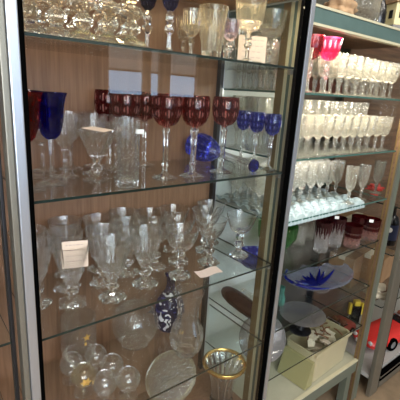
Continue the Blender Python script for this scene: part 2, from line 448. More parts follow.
# ------------------------------------------------------------------ far cabinet on the right and one on the left edge
cc = thing('display_cabinet', (2.1, .75, 0), 'aluminium framed cabinet of toys at the right edge', 'cabinet')
def cp(name, *a, **k):
    o = box(name, *a, **k); o.parent = cc; o.matrix_parent_inverse = Matrix.Translation((-2.1, -.75, 0)); return o
cp('frame_post', 1.815, 1.895, .735, .757, 0, 1.9, 'dull_aluminium', bevel=.003)
cp('gasket', 1.896, 1.906, .738, .757, .05, 1.9, 'black_rubber')
cp('back_panel', 1.82, 3.0, 1.15, 1.16, 0, 1.9, 'wood_brown')
cp('bottom_rail', 1.906, 3.0, .735, .757, .02, .06, 'dull_aluminium')
cp('rail_gasket', 1.906, 3.0, .733, .757, .06, .075, 'black_rubber')
cp('bottom_rail', 1.906, 3.0, .735, .757, .076, .09, 'dull_aluminium')
cp('rail_gasket', 1.906, 3.0, .733, .757, .09, .10, 'black_rubber')
cp('deck', 1.82, 3.0, .76, 1.149, .10, .12, 'deck_white')
for z, n in ((.52, 'lower'), (.80, 'middle'), (1.035, 'upper')):
    glass_shelf(1.815, 3.0, .765, 1.145, z, 'edge_dark', f'{n} glass shelf of the toy cabinet at right edge', 'shelves of the toy cabinet')
cdl = thing('display_cabinet', (-.2, .75, 0), 'dark neighbouring cabinet cut off by the left edge', 'cabinet')
def dp(name, *a, **k):
    o = box(name, *a, **k); o.parent = cdl; o.matrix_parent_inverse = Matrix.Translation((.2, -.75, 0)); return o
dp('back_panel', -.6, .152, 1.066, 1.08, .06, 1.8, 'back_board')
dp('frame_post', .146, .153, .77, .79, .02, 1.8, 'dark_metal', bevel=.002)
for z, n in ((1.279, 'upper'), (.975, 'middle'), (.6825, 'lower')):
    glass_shelf(-.5, .150, .778, 1.05, z, 'edge_dark', f'{n} glass shelf of the cabinet at left edge', 'shelves of the left edge cabinet')

# ------------------------------------------------------------------ glassware builders
def ware(name, parts, seg=32):
    """parts: list of (part name, profile, material, mod)"""
    r = thing(name)
    for p in parts:
        lathe(p[0], p[1], p[2], r, seg, p[3] if len(p) > 3 else None)
    return r
def b_roemer(mat, rb, h, name):
    s = h / .21; k = rb / .038
    def f():
        foot = [(0, 0), (.033*k, 0), (.0335*k, .002), (.020*k, .005), (.009*k, .011*s)]
        stem = [(.009*k, .011*s), (.0072*k, .028*s), (.0098*k, .034*s), (.0074*k, .042*s), (.0082*k, .085*s), (.0092*k, .112*s), (.0115*k, .119*s), (.008*k, .127*s), (.011*k, .132*s)]
        bowl = [(.011*k, .132*s), (.022*k, .136*s), (.031*k, .146*s), (.0365*k, .161*s), (.0385*k, .178*s), (.0375*k, .195*s), (.0355*k, .209*s), (.034*k, .21*s), (.0355*k, .194*s), (.0362*k, .178*s), (.034*k, .162*s), (.028*k, .149*s), (.016*k, .141*s), (0, .139*s)]
        return ware(name, [('foot', foot, 'crystal'), ('stem', stem, 'crystal', flute(6, .22)), ('bowl', bowl, mat)], 30)
    return f
def b_tulip(mat):
    def f():
        foot = [(0, 0), (.034, 0), (.034, .002), (.015, .006), (.006, .014)]
        stem = [(.006, .014), (.0045, .04), (.0045, .08), (.006, .100)]
        bowl = [(.006, .100), (.012, .102), (.020, .111), (.0255, .128), (.0285, .150), (.0300, .172), (.0335, .190), (.0375, .200), (.0365, .2005), (.0322, .190), (.0286, .172), (.027, .150), (.0235, .129), (.017, .114), (0, .107)]
        return ware('wine_goblet', [('foot', foot, 'crystal'), ('stem', stem, 'crystal'), ('bowl', bowl, mat)], 32)
    return f
def b_pressed():
    foot = [(0, 0), (.037, 0), (.037, .005), (.030, .009), (.014, .014), (.011, .018)]
    stem = [(.011, .018), (.009, .026), (.016, .031), (.017, .037), (.010, .043), (.013, .050), (.013, .055)]
    bowl = [(.013, .055), (.019, .064), (.028, .083), (.037, .115), (.0455, .160), (.0430, .160), (.034, .116), (.025, .086), (.015, .071), (0, .066)]
    return ware('pressed_goblet', [('foot', foot, 'crystal', hexmod()), ('stem', stem, 'crystal', hexmod()), ('bowl', bowl, 'crystal', flute(12, .06, 4))], 48)
def b_coupe():
    foot = [(0, 0), (.036, 0), (.036, .005), (.030, .009), (.014, .015), (.011, .02)]
    stem = [(.011, .02), (.009, .030), (.017, .038), (.017, .046), (.009, .055), (.014, .065), (.013, .073), (.011, .08)]
    bowl = [(.011, .080), (.021, .085), (.034, .098), (.043, .120), (.050, .148), (.0475, .148), (.040, .121), (.030, .102), (.017, .092), (0, .089)]
    return ware('sundae_glass', [('foot', foot, 'crystal', hexmod()), ('stem', stem, 'crystal', hexmod()), ('bowl', bowl, 'crystal', flute(10, .04, 3))], 40)
def b_vcoupe():
    foot = [(0, 0), (.034, 0), (.034, .002), (.012, .006), (.007, .012)]
    stem = [(.007, .012), (.006, .018), (.013, .026), (.013, .033), (.006, .04)]
    bowl = [(.006, .04), (.017, .058), (.031, .088), (.045, .118), (.043, .118), (.029, .09), (.015, .063), (0, .052)]
    return ware('cocktail_glass', [('foot', foot, 'crystal'), ('stem', stem, 'crystal', hexmod(8)), ('bowl', bowl, 'crystal', flute(8, .06, 4))], 40)
def b_tumbler():
    body = [(0, 0), (.024, 0), (.025, .003), (.0265, .154), (.0245, .154), (.0225, .016), (0, .013)]
    return ware('highball_tumbler', [('body', body, 'crystal', flute(12, .06, 4))], 48)
def b_wine():
    foot = [(0, 0), (.031, 0), (.031, .002), (.012, .006), (.006, .012)]
    stem = [(.006, .012), (.0045, .03), (.0045, .06), (.008, .066), (.006, .072)]
    bowl = [(.006, .072), (.017, .080), (.027, .100), (.033, .15), (.0315, .15), (.025, .101), (.015, .085), (0, .081)]
    return ware('wine_glass', [('foot', foot, 'crystal'), ('stem', stem, 'crystal'), ('bowl', bowl, 'crystal', flute(10, .06, 3))], 40)
def b_snifter(mat='bubble_glass'):
    def f():
        foot = [(0, 0), (.027, 0), (.027, .002), (.010, .005), (.005, .009)]
        stem = [(.005, .009), (.0045, .016), (.007, .021)]
        bowl = [(.007, .021)] + [(.033*sin(a), .053 - .033*cos(a)) for a in [radians(x) for x in range(20, 141, 15)]]
        bowl += [(.0305*sin(a), .053 - .0305*cos(a)) for a in [radians(x) for x in range(140, 9, -15)]] + [(0, .0225)]
        return ware('brandy_snifter', [('foot', foot, 'crystal'), ('stem', stem, 'crystal'), ('bowl', bowl, mat)], 32)
    return f
def b_candle():
    base = [(0, 0), (.036, 0), (.038, .006), (.034, .014), (.016, .022), (.012, .028)]
    shaft = [(.012, .028), (.022, .036), (.024, .046), (.013, .056), (.011, .062), (.026, .070), (.030, .078), (.022, .088), (.011, .094), (.012, .100), (.021, .108), (.021, .116), (.011, .124)]
    cup = [(.011, .124), (.024, .132), (.031, .142), (.032, .156), (.020, .160), (.014, .158), (.013, .140), (0, .138)]
    return ware('glass_candlestick', [('base', base, 'crystal_lamplit', hexmod(6)), ('shaft', shaft, 'crystal_lamplit', hexmod(12)), ('cup', cup, 'crystal_lamplit')], 48)
def b_flute(h, rr, nm, mat='crystal_lightened', fl=9, bowlz=.45):
    def f():
        foot = [(0, 0), (rr*1.02, 0), (rr*1.02, .002), (rr*.35, .006), (.005, .011)]
        zs = h * bowlz
        stem = [(.005, .011), (.0045, zs*.5), (.0085, zs*.78), (.0055, zs*.88), (.006, zs)]
        bowl = [(.006, zs), (rr*.62, zs + (h-zs)*.12), (rr*.85, zs + (h-zs)*.4), (rr, h), (rr*.93, h), (rr*.78, zs + (h-zs)*.42), (rr*.5, zs + (h-zs)*.18), (0, zs + (h-zs)*.12)]
        return ware(nm, [('foot', foot, mat), ('stem', stem, mat), ('bowl', bowl, mat, flute(fl, .12, 4))], 2 * fl + 2 * fl)
    return f
def b_stemcut(mat, h, rr, stemmat='crystal', nm='cut_goblet', lower='crystal', frac=.50):
    def f():
        foot = [(0, 0), (rr, 0), (rr, .003), (rr*.4, .007), (.006, .013)]
        zs = h * frac
        stem = [(.006, .013), (.005, zs*.45), (.011, zs*.55), (.012, zs*.62), (.006, zs*.7), (.010, zs*.8), (.010, zs*.88), (.006, zs)]
        bowl = [(.006, zs), (rr*.60, zs + (h-zs)*.10), (rr*.85, zs + (h-zs)*.35), (rr*.95, zs + (h-zs)*.65), (rr, h), (rr*.94, h), (rr*.87, zs + (h-zs)*.62), (rr*.72, zs + (h-zs)*.36), (0, zs + (h-zs)*.15)]
        return ware(nm, [('foot', foot, lower), ('stem', stem, stemmat, hexmod()), ('bowl', bowl, mat, flute(12, .05, 4))], 48)
    return f
def b_cuttumbler(mat, h, rb, rt, nm='cut_tumbler'):
    def f():
        body = [(0, 0), (rb*.95, 0), (rb, .003), (rb + (rt-rb)*.33, h*.33), (rb + (rt-rb)*.66, h*.66), (rt, h), (rt*.92, h), (rb*.9, .016), (0, .013)]
        return ware(nm, [('body', body, mat, flute(12, .05, 5))], 48)
    return f
def b_printsnifter():
    r = b_snifter('amber_glass')()
    bm = bmesh.new(); a0 = radians(-100); rr = .0334
    def w(u, v): return (rr * cos(v) * cos(a0 + u), rr * cos(v) * sin(a0 + u), .053 + rr * sin(v))
    c = bm.verts.new(w(0, 0)); ring = [bm.verts.new(w((.28 if i % 2 else .5) * cos(i * pi / 6), (.22 if i % 2 else .42) * sin(i * pi / 6))) for i in range(12)]
    for i in range(12): bm.faces.new((c, ring[i], ring[(i + 1) % 12]))
    finish('gold_print', bm, 'gilt_print', r)
    return r
BUILD = dict(ruby=b_roemer('ruby_cut', .0375, .21, 'roemer_glass'), smallblue=b_roemer('blue_cut', .0245, .168, 'roemer_glass'),
             navy=b_stemcut('navy_cut', .185, .026), redtulip=b_tulip('ruby_plain'), bluetulip=b_tulip('blue_plain'), plumtulip=b_tulip('plum_plain'),
             pressed=b_pressed, coupe=b_coupe, vcoupe=b_vcoupe, tumbler=b_tumbler, wine=b_wine, snifter=b_snifter(), ambersnifter=b_printsnifter,
             candle=b_candle, bigcut=b_stemcut('crystal_lamplit', .152, .041, 'crystal_lamplit', lower='crystal_lamplit'),
             vtumbler=b_cuttumbler('crystal_lamplit', .118, .024, .036), smallstem=b_flute(.115, .026, 'wine_glass', 'crystal_lamplit', 8),
             amethyst=b_stemcut('amethyst', .10, .022),
             f1=b_flute(.135, .025, 'wine_glass'), f2=b_flute(.138, .0275, 'wine_glass', fl=10, bowlz=.42), f3=b_flute(.150, .0255, 'champagne_flute', fl=8, bowlz=.33),
             f1b=b_flute(.158, .0245, 'wine_glass', fl=8, bowlz=.36), f2b=b_flute(.188, .0265, 'wine_glass', fl=9, bowlz=.34),
             cran=b_stemcut('cranberry_cut', .180, .037, 'crystal_lightened', lower='crystal_lightened', frac=.60), darkcut=b_stemcut('dark_cut', .178, .036, 'crystal_lightened', lower='crystal_lightened', frac=.58),
             plumt=b_cuttumbler('plum_tumbler', .130, .027, .036), rubyt=b_cuttumbler('ruby_tumbler', .098, .032, .037), cleart=b_cuttumbler('crystal_lightened', .09, .026, .031))

# ------------------------------------------------------------------ left cabinet, top shelf
z = ZA[0]
n = 0
for r_, (yy, pxs) in enumerate(((.80, (29, 56, 83, 108, 131)), (.905, (18, 47, 76, 104, 126)))):
    for i, px in enumerate(pxs):
        row = ['front', 'back'][r_]
        spawn('candle', (col_x(px, yy, z + .05), yy, z), f'{ORD[i+1]} ringed clear candlestick from the left in {row} row on top left shelf', 'candlestick', 'ringed glass candlesticks on the top shelf', scale=.90)
spawn('navy', (col_x(148, .86, z + .11), .86, z), 'navy cut goblet on long clear stem, the left one of the top-shelf pair', 'goblet', 'navy goblets on the top shelf')
spawn('navy', (col_x(170.5, .82, z + .11), .82, z), 'navy cut goblet on long clear stem, the right one of the top-shelf pair', 'goblet', 'navy goblets on the top shelf')
spawn('vtumbler', (col_x(211, .80, z), .80, z), 'clear V-cut tumbler standing left of the goblet with the card', 'tumbler')
spawn('bigcut', (col_x(249, .80, z + .08), .80, z), 'large clear cut goblet holding up a white price card', 'goblet')
spawn('bigcut', (col_x(272, .835, z + .08), .84, z), 'clear cut goblet at the right end of the top left shelf', 'goblet')
for i, (px, yy) in enumerate(((192, .86), (226, .89), (206, .93), (240, .965), (184, .96), (262, .97))):
    lab = ['small clear stem glass left of the V-cut tumbler', 'small clear stem glass between V-cut tumbler and carded goblet', 'small clear stem glass behind the V-cut tumbler', 'small clear stem glass directly behind the carded goblet',
           'small clear stem glass at back left of the V-cut tumbler', 'small clear stem glass behind the rightmost top-shelf goblet'][i]
    spawn('smallstem', (col_x(px, yy, z + .06), yy, z), lab, 'glass', 'small stem glasses on the top shelf')
spawn('amethyst', (col_x(231, .805, z + .02), .812, z), 'small amethyst stem glass beside the price card on top shelf', 'glass')

def card(name, loc, wd, ht, rot, label, mat='paper', lines=4, curl=0):
    r = thing(name, loc, label, 'price card'); r.rotation_euler = rot
    bm = bmesh.new(); nx = 8
    vs = []
    for k in range(2):
        for i in range(nx + 1):
            u = i / nx
            vs.append(bm.verts.new(((u - .5) * wd, curl * sin(u * pi * 2), k * ht)))
    for i in range(nx): bm.faces.new((vs[i], vs[i+1], vs[nx+2+i], vs[nx+1+i]))
    ex = bmesh.ops.extrude_face_region(bm, geom=bm.faces[:])
    for v in [g for g in ex['geom'] if isinstance(g, bmesh.types.BMVert)]: v.co.y += .0006
    bmesh.ops.recalc_face_normals(bm, faces=bm.faces)
    finish('sheet', bm, mat, r)
    if lines:
        bm = bmesh.new(); rnd = random.Random(len(label))
        for i in range(lines):
            zz = ht * (.86 - .7 * i / max(1, lines - .5)); x = -wd * .36
            while x < wd * .30:
                l = rnd.uniform(.05, .16) * wd
                box_bm(x, x + l, -.0005, .0, zz - ht * .018, zz + ht * .018, bm); x += l + wd * .05
        finish('pencil_writing', bm, 'pencil', r)
    return r
# yaw so that a card faces the camera
card('price_card', (col_x(252, .842, z + .03), .842, z + .0005), .082, .078, (radians(-4), 0, radians(-30)), 'cream price card leaning on the large cut goblet, top shelf', 'paper', 4)

# ------------------------------------------------------------------ left cabinet, second shelf
z = ZA[1]
spawn('bluetulip', (.276, .875, z), 'tall cobalt blue tulip goblet beside the red one, second shelf', 'goblet')
p = on_z(36, 188, z)
spawn('redtulip', (.216, .845, z), 'tall dark red tulip goblet at left end of second shelf', 'goblet')
spawn('plumtulip', (.246, .96, z), 'dark plum tulip goblet behind the red and blue goblets', 'goblet')
for (px, yy), lab in zip(((108.5, 1.0), (126, .935), (145, 1.0), (167, .828), (195.5, .818), (225.5, .828)),
        ('leftmost ruby cut roemer wine glass on second shelf', 'second ruby cut roemer glass from the left, partly behind the third', 'third ruby cut roemer glass from the left on second shelf',
         'fourth ruby cut roemer glass from the left on second shelf', 'fifth and largest-looking ruby cut roemer glass from the left', 'rightmost ruby cut roemer glass, beside the small blue ones')):
    spawn('ruby', (col_x(px, yy, z + .17), yy, z), lab, 'wine glass', 'ruby roemer glasses')
for i, (px, yy) in enumerate(((244, .945), (257.5, .875), (273, .80))):
    spawn('smallblue', (col_x(px, yy, z + .14), yy, z), f'{["back", "middle", "front"][i]} one of three small blue cut roemers by the right side glass', 'wine glass', 'small blue roemer glasses')
tg = thing('price_tag', (col_x(280.5, .785, z + .15), .785, z), 'small white tag standing beside the front small blue roemer', 'price tag')
tube = finish('wire', tube_bm([(0, 0, 0), (0, 0, .13)], .0008, 6), 'dull_aluminium', tg)
box('label_plate', -.006, .006, -.001, .001, .13, .150, 'tag_white', tg)
spawn('vcoupe', (.38, .871, z), 'V-shaped clear cocktail glass with a price card lying on it', 'glass')
for (x, y), lab in zip(((.315, .80), (.325, .93), (.405, .945), (.458, .875), (.475, .965), (.30, 1.02), (.372, 1.02), (.447, 1.035)),
        ('clear wine glass in front of the blue goblet', 'clear wine glass right behind the blue goblet', 'clear wine glass behind the card-topped cocktail glass', 'clear wine glass behind the highball tumbler',
         'clear wine glass under the second ruby roemer', 'clear wine glass at the back, left of three', 'clear wine glass at the back, middle of three', 'clear wine glass at the back, right of three')):
    if lab.startswith('clear wine glass in front'): continue
    spawn('wine', (x, y, z), lab, 'wine glass', 'clear wine glasses on the second shelf')
spawn('tumbler', (.416, .782, z), 'tall clear highball tumbler with a white sticker near the shelf front', 'tumbler')
st = thing('price_sticker', (.4305, .757, z + .128), 'small white sticker on the front of the highball tumbler', 'sticker')
st.rotation_euler = (0, 0, radians(-25))
box('paper_dot', -.009, .009, -.0007, 0, -.005, .005, 'tag_white', st, bevel=.0003)
c = card('price_card', (.400, .848, z + .1195), .056, .056, (radians(-85), 0, radians(40)), 'cream price card lying flat across the cocktail glass', 'paper', 0)
# cut blue decanter lying on its side
a = Vector((.792, 1.0, z + .046)); b = Vector((.829, .778, z + .019))
d = (b - a); L = d.length
v = thing('cut_decanter', a - d.normalized() * .035, 'blue cut decanter lying on its side, clear neck toward the viewer', 'decanter')
v.rotation_euler = d.to_track_quat('Z', 'Y').to_euler()
body = [(0, 0), (.032, 0), (.040, .006), (.0455, .03), (.044, .06), (.036, .088), (.024, .105), (.015, .115)]
lathe('body', body, 'blue_cut', v, 40, flute(10, .05))
lathe('neck', [(.015, .115), (.012, .13), (.0125, .19), (.013, .245), (.0105, .246), (.0095, .19), (.009, .13), (0, .12)], 'crystal', v, 32, flute(8, .12))
lathe('lip', [(.013, .245), (.019, .250), (.0195, .258), (.0165, .262), (.0115, .262), (.0108, .247)], 'blue_plain', v, 32)

# ------------------------------------------------------------------ left cabinet, third shelf
z = ZA[2]
rows3 = [('front', .845, [(.306, 'g', .857), (.400, 'g', .829), (.507, 'g', .849), (.618, 'c', .838), (.751, 'c', .868), (.872, 'c', .859)]),
         ('second', .93, [(.232, 'g', .90), (.322, 'g', .94), (.412, 'g', .915), (.500, 'g', .935), (.585, 'c', .925), (.672, 'c', .925), (.800, 'c', .950)]),
         ('back', 1.01, [(.245, 'g', .99), (.350, 'g', 1.02), (.440, 'g', 1.0), (.530, 'g', 1.02), (.620, 'c', 1.01), (.710, 'c', 1.01), (.862, 'c', 1.0)])]
for row, _, lst in rows3:
    cnt = {'g': 0, 'c': 0}
    for x, k, y in lst:
        cnt[k] += 1
        if k == 'g': spawn('pressed', (x, y, z), f'{ORD[cnt[k]]} heavy clear pressed goblet from left, {row} row of third shelf', 'goblet', 'pressed goblets on the third shelf')
        else: spawn('coupe', (x, y, z), f'{ORD[cnt[k]]} wide clear sundae glass from left, {row} row of third shelf', 'sundae glass', 'sundae glasses on the third shelf')
card('price_card', (.308, .835, z + .105), .058, .066, (radians(-3), 0, radians(-18)), 'cream price card stuck in the leftmost front goblet', 'paper', 4)
card('price_card', (.700, .790, z + .003), .082, .036, (radians(-84), 0, radians(-6)), 'pinkish wavy price card lying at the third shelf edge', 'paper_pink', 0, .003)

# ------------------------------------------------------------------ left cabinet, fourth shelf
z = ZA[3]
for (px, py), lab in zip(((72, 379), (96, 371), (112, 381), (84, 391), (105, 399), (128, 395)),
        ('round snifter in front of the star-printed glass', 'round snifter at the back of the cluster', 'round snifter in the middle of the cluster', 'round snifter with a gold print, left of the front one', 'round snifter nearest the viewer in the cluster', 'rightmost round snifter of the cluster')):
    p = on_z(px, py, z)
    spawn('ambersnifter' if 'gold print' in lab else 'snifter', (p.x, p.y, z), lab, 'snifter', 'round snifters on the fourth shelf', rz=0)
r = thing('beer_glass', (.372, 1.0, z), 'large straight clear glass printed with a gold star', 'glass')
lathe('body', [(0, 0), (.030, 0), (.040, .006), (.050, .03), (.052, .06), (.050, .155), (.0488, .155), (.0505, .06), (.047, .033), (0, .012)], 'thin_glass', r, 40)
bm = bmesh.new()      # five-pointed star with a small tail, bent round the wall
a0 = radians(-85)
def wrap(u, zz, rr=.0522): return (rr * cos(a0 + u / rr), rr * sin(a0 + u / rr), zz)
cvt = bm.verts.new(wrap(0, .112)); ring = []
for i in range(10):
    q = .013 if i % 2 == 0 else .0055
    ring.append(bm.verts.new(wrap(q * sin(i * pi / 5), .112 + q * cos(i * pi / 5))))
for i in range(10): bm.faces.new((cvt, ring[i], ring[(i + 1) % 10]))
box_bm(-.003, .003, -.0528, -.0521, .088, .097, bm)
finish('gold_star', bm, 'gilt_print', r)
r = thing('glass_bowl', (.555, .985, z), 'large thin clear globe bowl behind the snifters', 'bowl')
pr = [(0, 0), (.03, 0), (.045, .004)] + [(.076 * sin(a), .078 - .078 * cos(a)) for a in [radians(q) for q in range(40, 141, 12)]]
pr += [(.0745 * sin(a), .078 - .0765 * cos(a)) for a in [radians(q) for q in range(138, 19, -14)]] + [(0, .006)]
lathe('body', pr, 'thin_glass', r, 40)
r = thing('crystal_vase', (.668, .853, z), 'clear cut balloon vase with flared neck at the shelf front', 'vase')
lathe('body', [(0, 0), (.030, 0), (.036, .004), (.050, .03), (.0555, .06), (.051, .09), (.040, .115), (.034, .13)], 'crystal', r, 48, flute(12, .05))
lathe('neck', [(.034, .13), (.033, .15), (.036, .18), (.043, .205), (.050, .222), (.047, .222), (.040, .204), (.032, .18), (.029, .15), (.032, .128), (.047, .09), (.0505, .06), (.046, .032), (.028, .013), (0, .011)], 'crystal', r, 48, flute(12, .04))
r = thing('blue_decanter', (.700, 1.0, z), 'dark blue decanter with silver scrolls at the back wall', 'decanter')
lathe('body', [(0, 0), (.034, 0), (.042, .006), (.051, .04), (.052, .075), (.045, .11), (.030, .135), (.018, .15)], 'blue_silver', r, 36)
lathe('neck', [(.018, .15), (.014, .17), (.015, .195), (.022, .208), (.018, .21), (0, .205)], 'blue_plain', r, 28)

# ------------------------------------------------------------------ left cabinet, bottom panel
z = ZA[4]
r = thing('gold_rim_vase', (.862, .868, z), 'flared ribbed crystal vase with a wide gold rim', 'vase')
lathe('body', [(0, 0), (.042, 0), (.046, .004), (.040, .02), (.042, .06), (.050, .11), (.066, .15), (.074, .163), (.070, .163), (.060, .148), (.044, .11), (.035, .06), (.030, .02), (0, .016)], 'crystal', r, 48, flute(16, .10, 8))
lathe('gold_band', [(.0735, .158), (.0795, .160), (.0815, .166), (.0785, .172), (.0715, .173), (.068, .168), (.069, .162), (.0735, .158)], 'gold_rim', r, 48)
r = thing('glass_plate', (.700, .962, z + .002), 'round clear pressed glass plate leaning on a small brass stand', 'plate')
r.rotation_euler = (radians(72), 0, radians(-14))
pl = [(0, 0), (.05, 0), (.07, .004), (.096, .014), (.099, .016), (.096, .019), (.07, .009), (.05, .005), (0, .005)]
# the plate's centre lies one radius above its standing edge
bm = lathe_bm(pl, 64, flute(32, .015)); bmesh.ops.translate(bm, verts=bm.verts, vec=(0, .099, 0)); finish('dish', bm, 'crystal_lightened', r, True)
bm = lathe_bm([(.085, .0095), (.0965, .0150), (.0985, .0195), (.0955, .0205), (.085, .0130)], 64, flute(64, .02)); bmesh.ops.translate(bm, verts=bm.verts, vec=(0, .099, .0005)); finish('beaded_rim', bm, 'amber_glass', r, True)
r = thing('plate_stand', (col_x(181, 1.05, z + .2), 1.05, z), 'small brass plate stand with scroll top behind the plate', 'plate stand')
finish('upright', tube_bm([(0, 0, 0), (0, 0, .19), (.006, 0, .205), (0, 0, .215), (-.007, 0, .207), (0, 0, .197)], .003, 8), 'gold_rim', r, True)
finish('foot_bar', tube_bm([(-.04, 0, .003), (.04, 0, .003)], .003, 8), 'gold_rim', r, True)

# ------------------------------------------------------------------ right cabinet: rows of crystal
def grid(kinds, zz, rows, x0, x1, step, lab, cat, grp, skip=lambda x, y: False):
    for ri, (yy, off) in enumerate(rows):
        xs = []; x = x0 + off
        while x <= x1: xs.append(x); x += step
        k = 0
        for x in xs:
            xx = x + random.uniform(-.002, .002); yv = yy + random.uniform(-.002, .002)
            if skip(xx, yv): continue
            k += 1
            kind = kinds if isinstance(kinds, str) else kinds[ri]
            rn = 'front row' if ri == 0 else ('back row' if ri == len(rows) - 1 else f'{ORD[ri+1]} row back')
            spawn(kind, (xx, yv, zz), f'{ORD[k]} {lab[0]} from left, {rn}, {lab[1]}', cat, grp)
grid(['f1', 'f1', 'f1b', 'f1b', 'f1b', 'f1b'], ZB[0], ((.828, 0), (.882, .026), (.936, 0), (.990, .026), (1.044, 0), (1.098, .026)), 1.005, 1.672, .0525, ('clear wine glass', 'top right shelf'), 'wine glass', 'clear wine glasses on the right top shelf',
     lambda x, y: (abs(x - 1.163) < .068 and y < .90) or (abs(x - 1.34) < .05 and y > 1.0) or (x > 1.38 and y > 1.06))
grid(['f2', 'f2', 'f2b', 'f2b', 'f2b'], ZB[1], ((.828, 0), (.886, .029), (.944, 0), (1.002, .029), (1.060, 0)), 1.010, 1.670, .0575, ('cut wine glass', 'second right shelf'), 'wine glass', 'cut wine glasses on the right second shelf',
     lambda x, y: False)
grid('f3', ZB[2] + .012, ((.915, 0), (.973, .03), (1.031, 0), (1.089, .03)), 1.010, 1.50, .059, ('clear champagne flute', 'third right shelf'), 'flute', 'champagne flutes on the right third shelf')
for i, (px, py) in enumerate(((360, 199), (375, 193), (347, 206))):
    p = on_z(px, py, ZB[2]); spawn('f3', (p.x, p.y, ZB[2] + .012 if p.x < 1.52 else ZB[2]), ['middle of three spaced flutes at the right end of third right shelf', 'rightmost of three spaced flutes on third right shelf, by red ornament', 'leftmost of three spaced flutes at the right end of third right shelf'][i], 'flute', 'spaced flutes on the third right shelf')
# coloured goblets on the top right shelf
spawn('cran', (col_x(329.5, .835, ZB[0] + .14), .835, ZB[0]), 'bright cranberry cut goblet on the top right shelf', 'goblet')
spawn('darkcut', (col_x(312, .845, ZB[0] + .14), .845, ZB[0]), 'dark red cut goblet left of the cranberry one', 'goblet')
r = thing('black_bottle', (1.34, 1.045, ZB[0]), 'black bottle behind the glasses on top right shelf', 'bottle')
lathe('body', [(0, 0), (.024, 0), (.026, .004), (.026, .12), (.020, .14)], 'black_gloss', r, 24)
lathe('cap', [(.020, .14), (.020, .172), (0, .174)], 'black_rubber', r, 24)
r = thing('leather_box', (1.565, 1.112, ZB[0]), 'long reddish brown box at the back of the top right shelf', 'box')
box('body', -.15, .15, -.016, .018, 0, .145, 'red_leather', r, bevel=.004); box('lid', -.151, .151, -.017, .019, .1455, .175, 'red_leather', r, bevel=.003)

# quilted mat on the third shelf
def quilt(x0, x1, y0, y1, z):
    bm = bmesh.new(); nx, ny = 106, 68; g = {}
    for i in range(nx + 1):
        for j in range(ny + 1):
            x = x0 + (x1 - x0) * i / nx; y = y0 + (y1 - y0) * j / ny
            u = (x + y * 1.0) / .055; v2 = (x - y * 1.0) / .055
            hgt = .016 * min(abs(sin(pi * u)), abs(sin(pi * v2))) ** .55 + .002
            g[i, j] = bm.verts.new((x, y, z + hgt))
    for i in range(nx):
        for j in range(ny): bm.faces.new((g[i, j], g[i+1, j], g[i+1, j+1], g[i, j+1]))
    # hanging ribbed front edge
    prev = None
    for i in range(nx + 1):
        x = x0 + (x1 - x0) * i / nx
        b = bm.verts.new((x, y0 - .006 + .002 * sin(i * 1.57), z - .016)); t2 = g[i, 0]
        if prev: bm.faces.new((prev[1], b, t2, prev[0]))
        prev = (t2, b)
    return bm
q = finish('quilted_mat', quilt(.985, 1.515, .792, 1.125, ZB[2]), 'quilt', None, True, sharp=70); tag(q, 'pale quilted mat lining the third shelf of the right cabinet', 'mat')
r = thing('coral_ornament', (1.93, .965, 1.035), 'bright red spiky ornament in the toy cabinet, beyond the spaced flutes', 'ornament')
lathe('base', [(0, 0), (.02, 0), (.02, .006), (.008, .012), (0, .03)], 'coral_red', r, 20)
bm = bmesh.new(); rnd = random.Random(3)
for i in range(46):
    a = rnd.uniform(0, 6.28); e = rnd.uniform(-.1, 1.3); l = rnd.uniform(.03, .05)
    tube_bm([(0, 0, .03), (cos(a)*cos(e)*l*.6, sin(a)*cos(e)*l*.6, .03 + sin(e)*l*.55), (cos(a)*cos(e)*l, sin(a)*cos(e)*l, .03 + sin(e)*l*.7)], .007, 6, bm, [1, .8, .3])
finish('fronds', bm, 'coral_red', r, True)

# fourth right shelf
z = ZB[3]
r = thing('green_bowl', (col_x(277, .985, z + .05), .985, z), 'green cut-glass bowl half hidden by the cabinet post', 'bowl')
lathe('body', [(0, 0), (.040, 0), (.046, .004), (.068, .045), (.072, .100), (.068, .100), (.063, .047), (.038, .012), (0, .010)], 'green_cut', r, 48, flute(12, .06, 5)).scale = (1.18, 1.18, .98)
r = thing('blue_dish', (col_x(257, .895, z + .02), .895, z), 'wide shallow dark cobalt dish seen behind the sundae glasses', 'dish')
lathe('body', [(0, 0), (.05, 0), (.056, .004), (.080, .024), (.090, .040), (.086, .040), (.074, .024), (.05, .010), (0, .009)], 'blue_cut', r, 48, flute(14, .05, 5))
for i, (px, py) in enumerate(((320, 251), (334, 246), (322, 240))):
    p = on_z(px, py, z)
    spawn('plumt', (p.x, p.y, z), ['front tall tumbler, plum at the top and clear cuts below', 'tall plum and clear tumbler on the right of the trio', 'tall plum and clear tumbler behind the front one'][i], 'tumbler', 'plum tumblers on the fourth right shelf')
for i, (px, py) in enumerate(((351, 246), (369.5, 239), (357, 236))):
    p = on_z(px, py, z)
    o = spawn('rubyt', (p.x, p.y, z), ['low ruby cut tumbler, front one of the ruby trio', 'low ruby cut tumbler with a white sticker, right of the trio', 'low ruby cut tumbler behind the front one of the trio'][i], 'tumbler', 'ruby tumblers on the fourth right shelf')
for (x, y), lab in zip(((1.33, .955), (1.36, 1.03), (1.41, .97)), ('clear low tumbler right of the green bowl', 'clear low tumbler at the back right of the green bowl', 'clear low tumbler behind the plum tumblers')):
    spawn('cleart', (x, y, z), lab, 'tumbler', 'clear tumblers on the fourth right shelf')
for px, py, yy, lab in ((337, 217.5, .81, 'white sticker on the rim of a plum tumbler'), (371.5, 221, .765, 'white sticker on the rightmost ruby tumbler')):
    p = on_y(px, py, yy)
    s = thing('price_sticker', p, lab, 'sticker'); s.rotation_euler = (0, 0, radians(-50)); box('paper_dot', -.008, .008, -.0006, .0006, -.006, .006, 'tag_white', s, bevel=.0003)

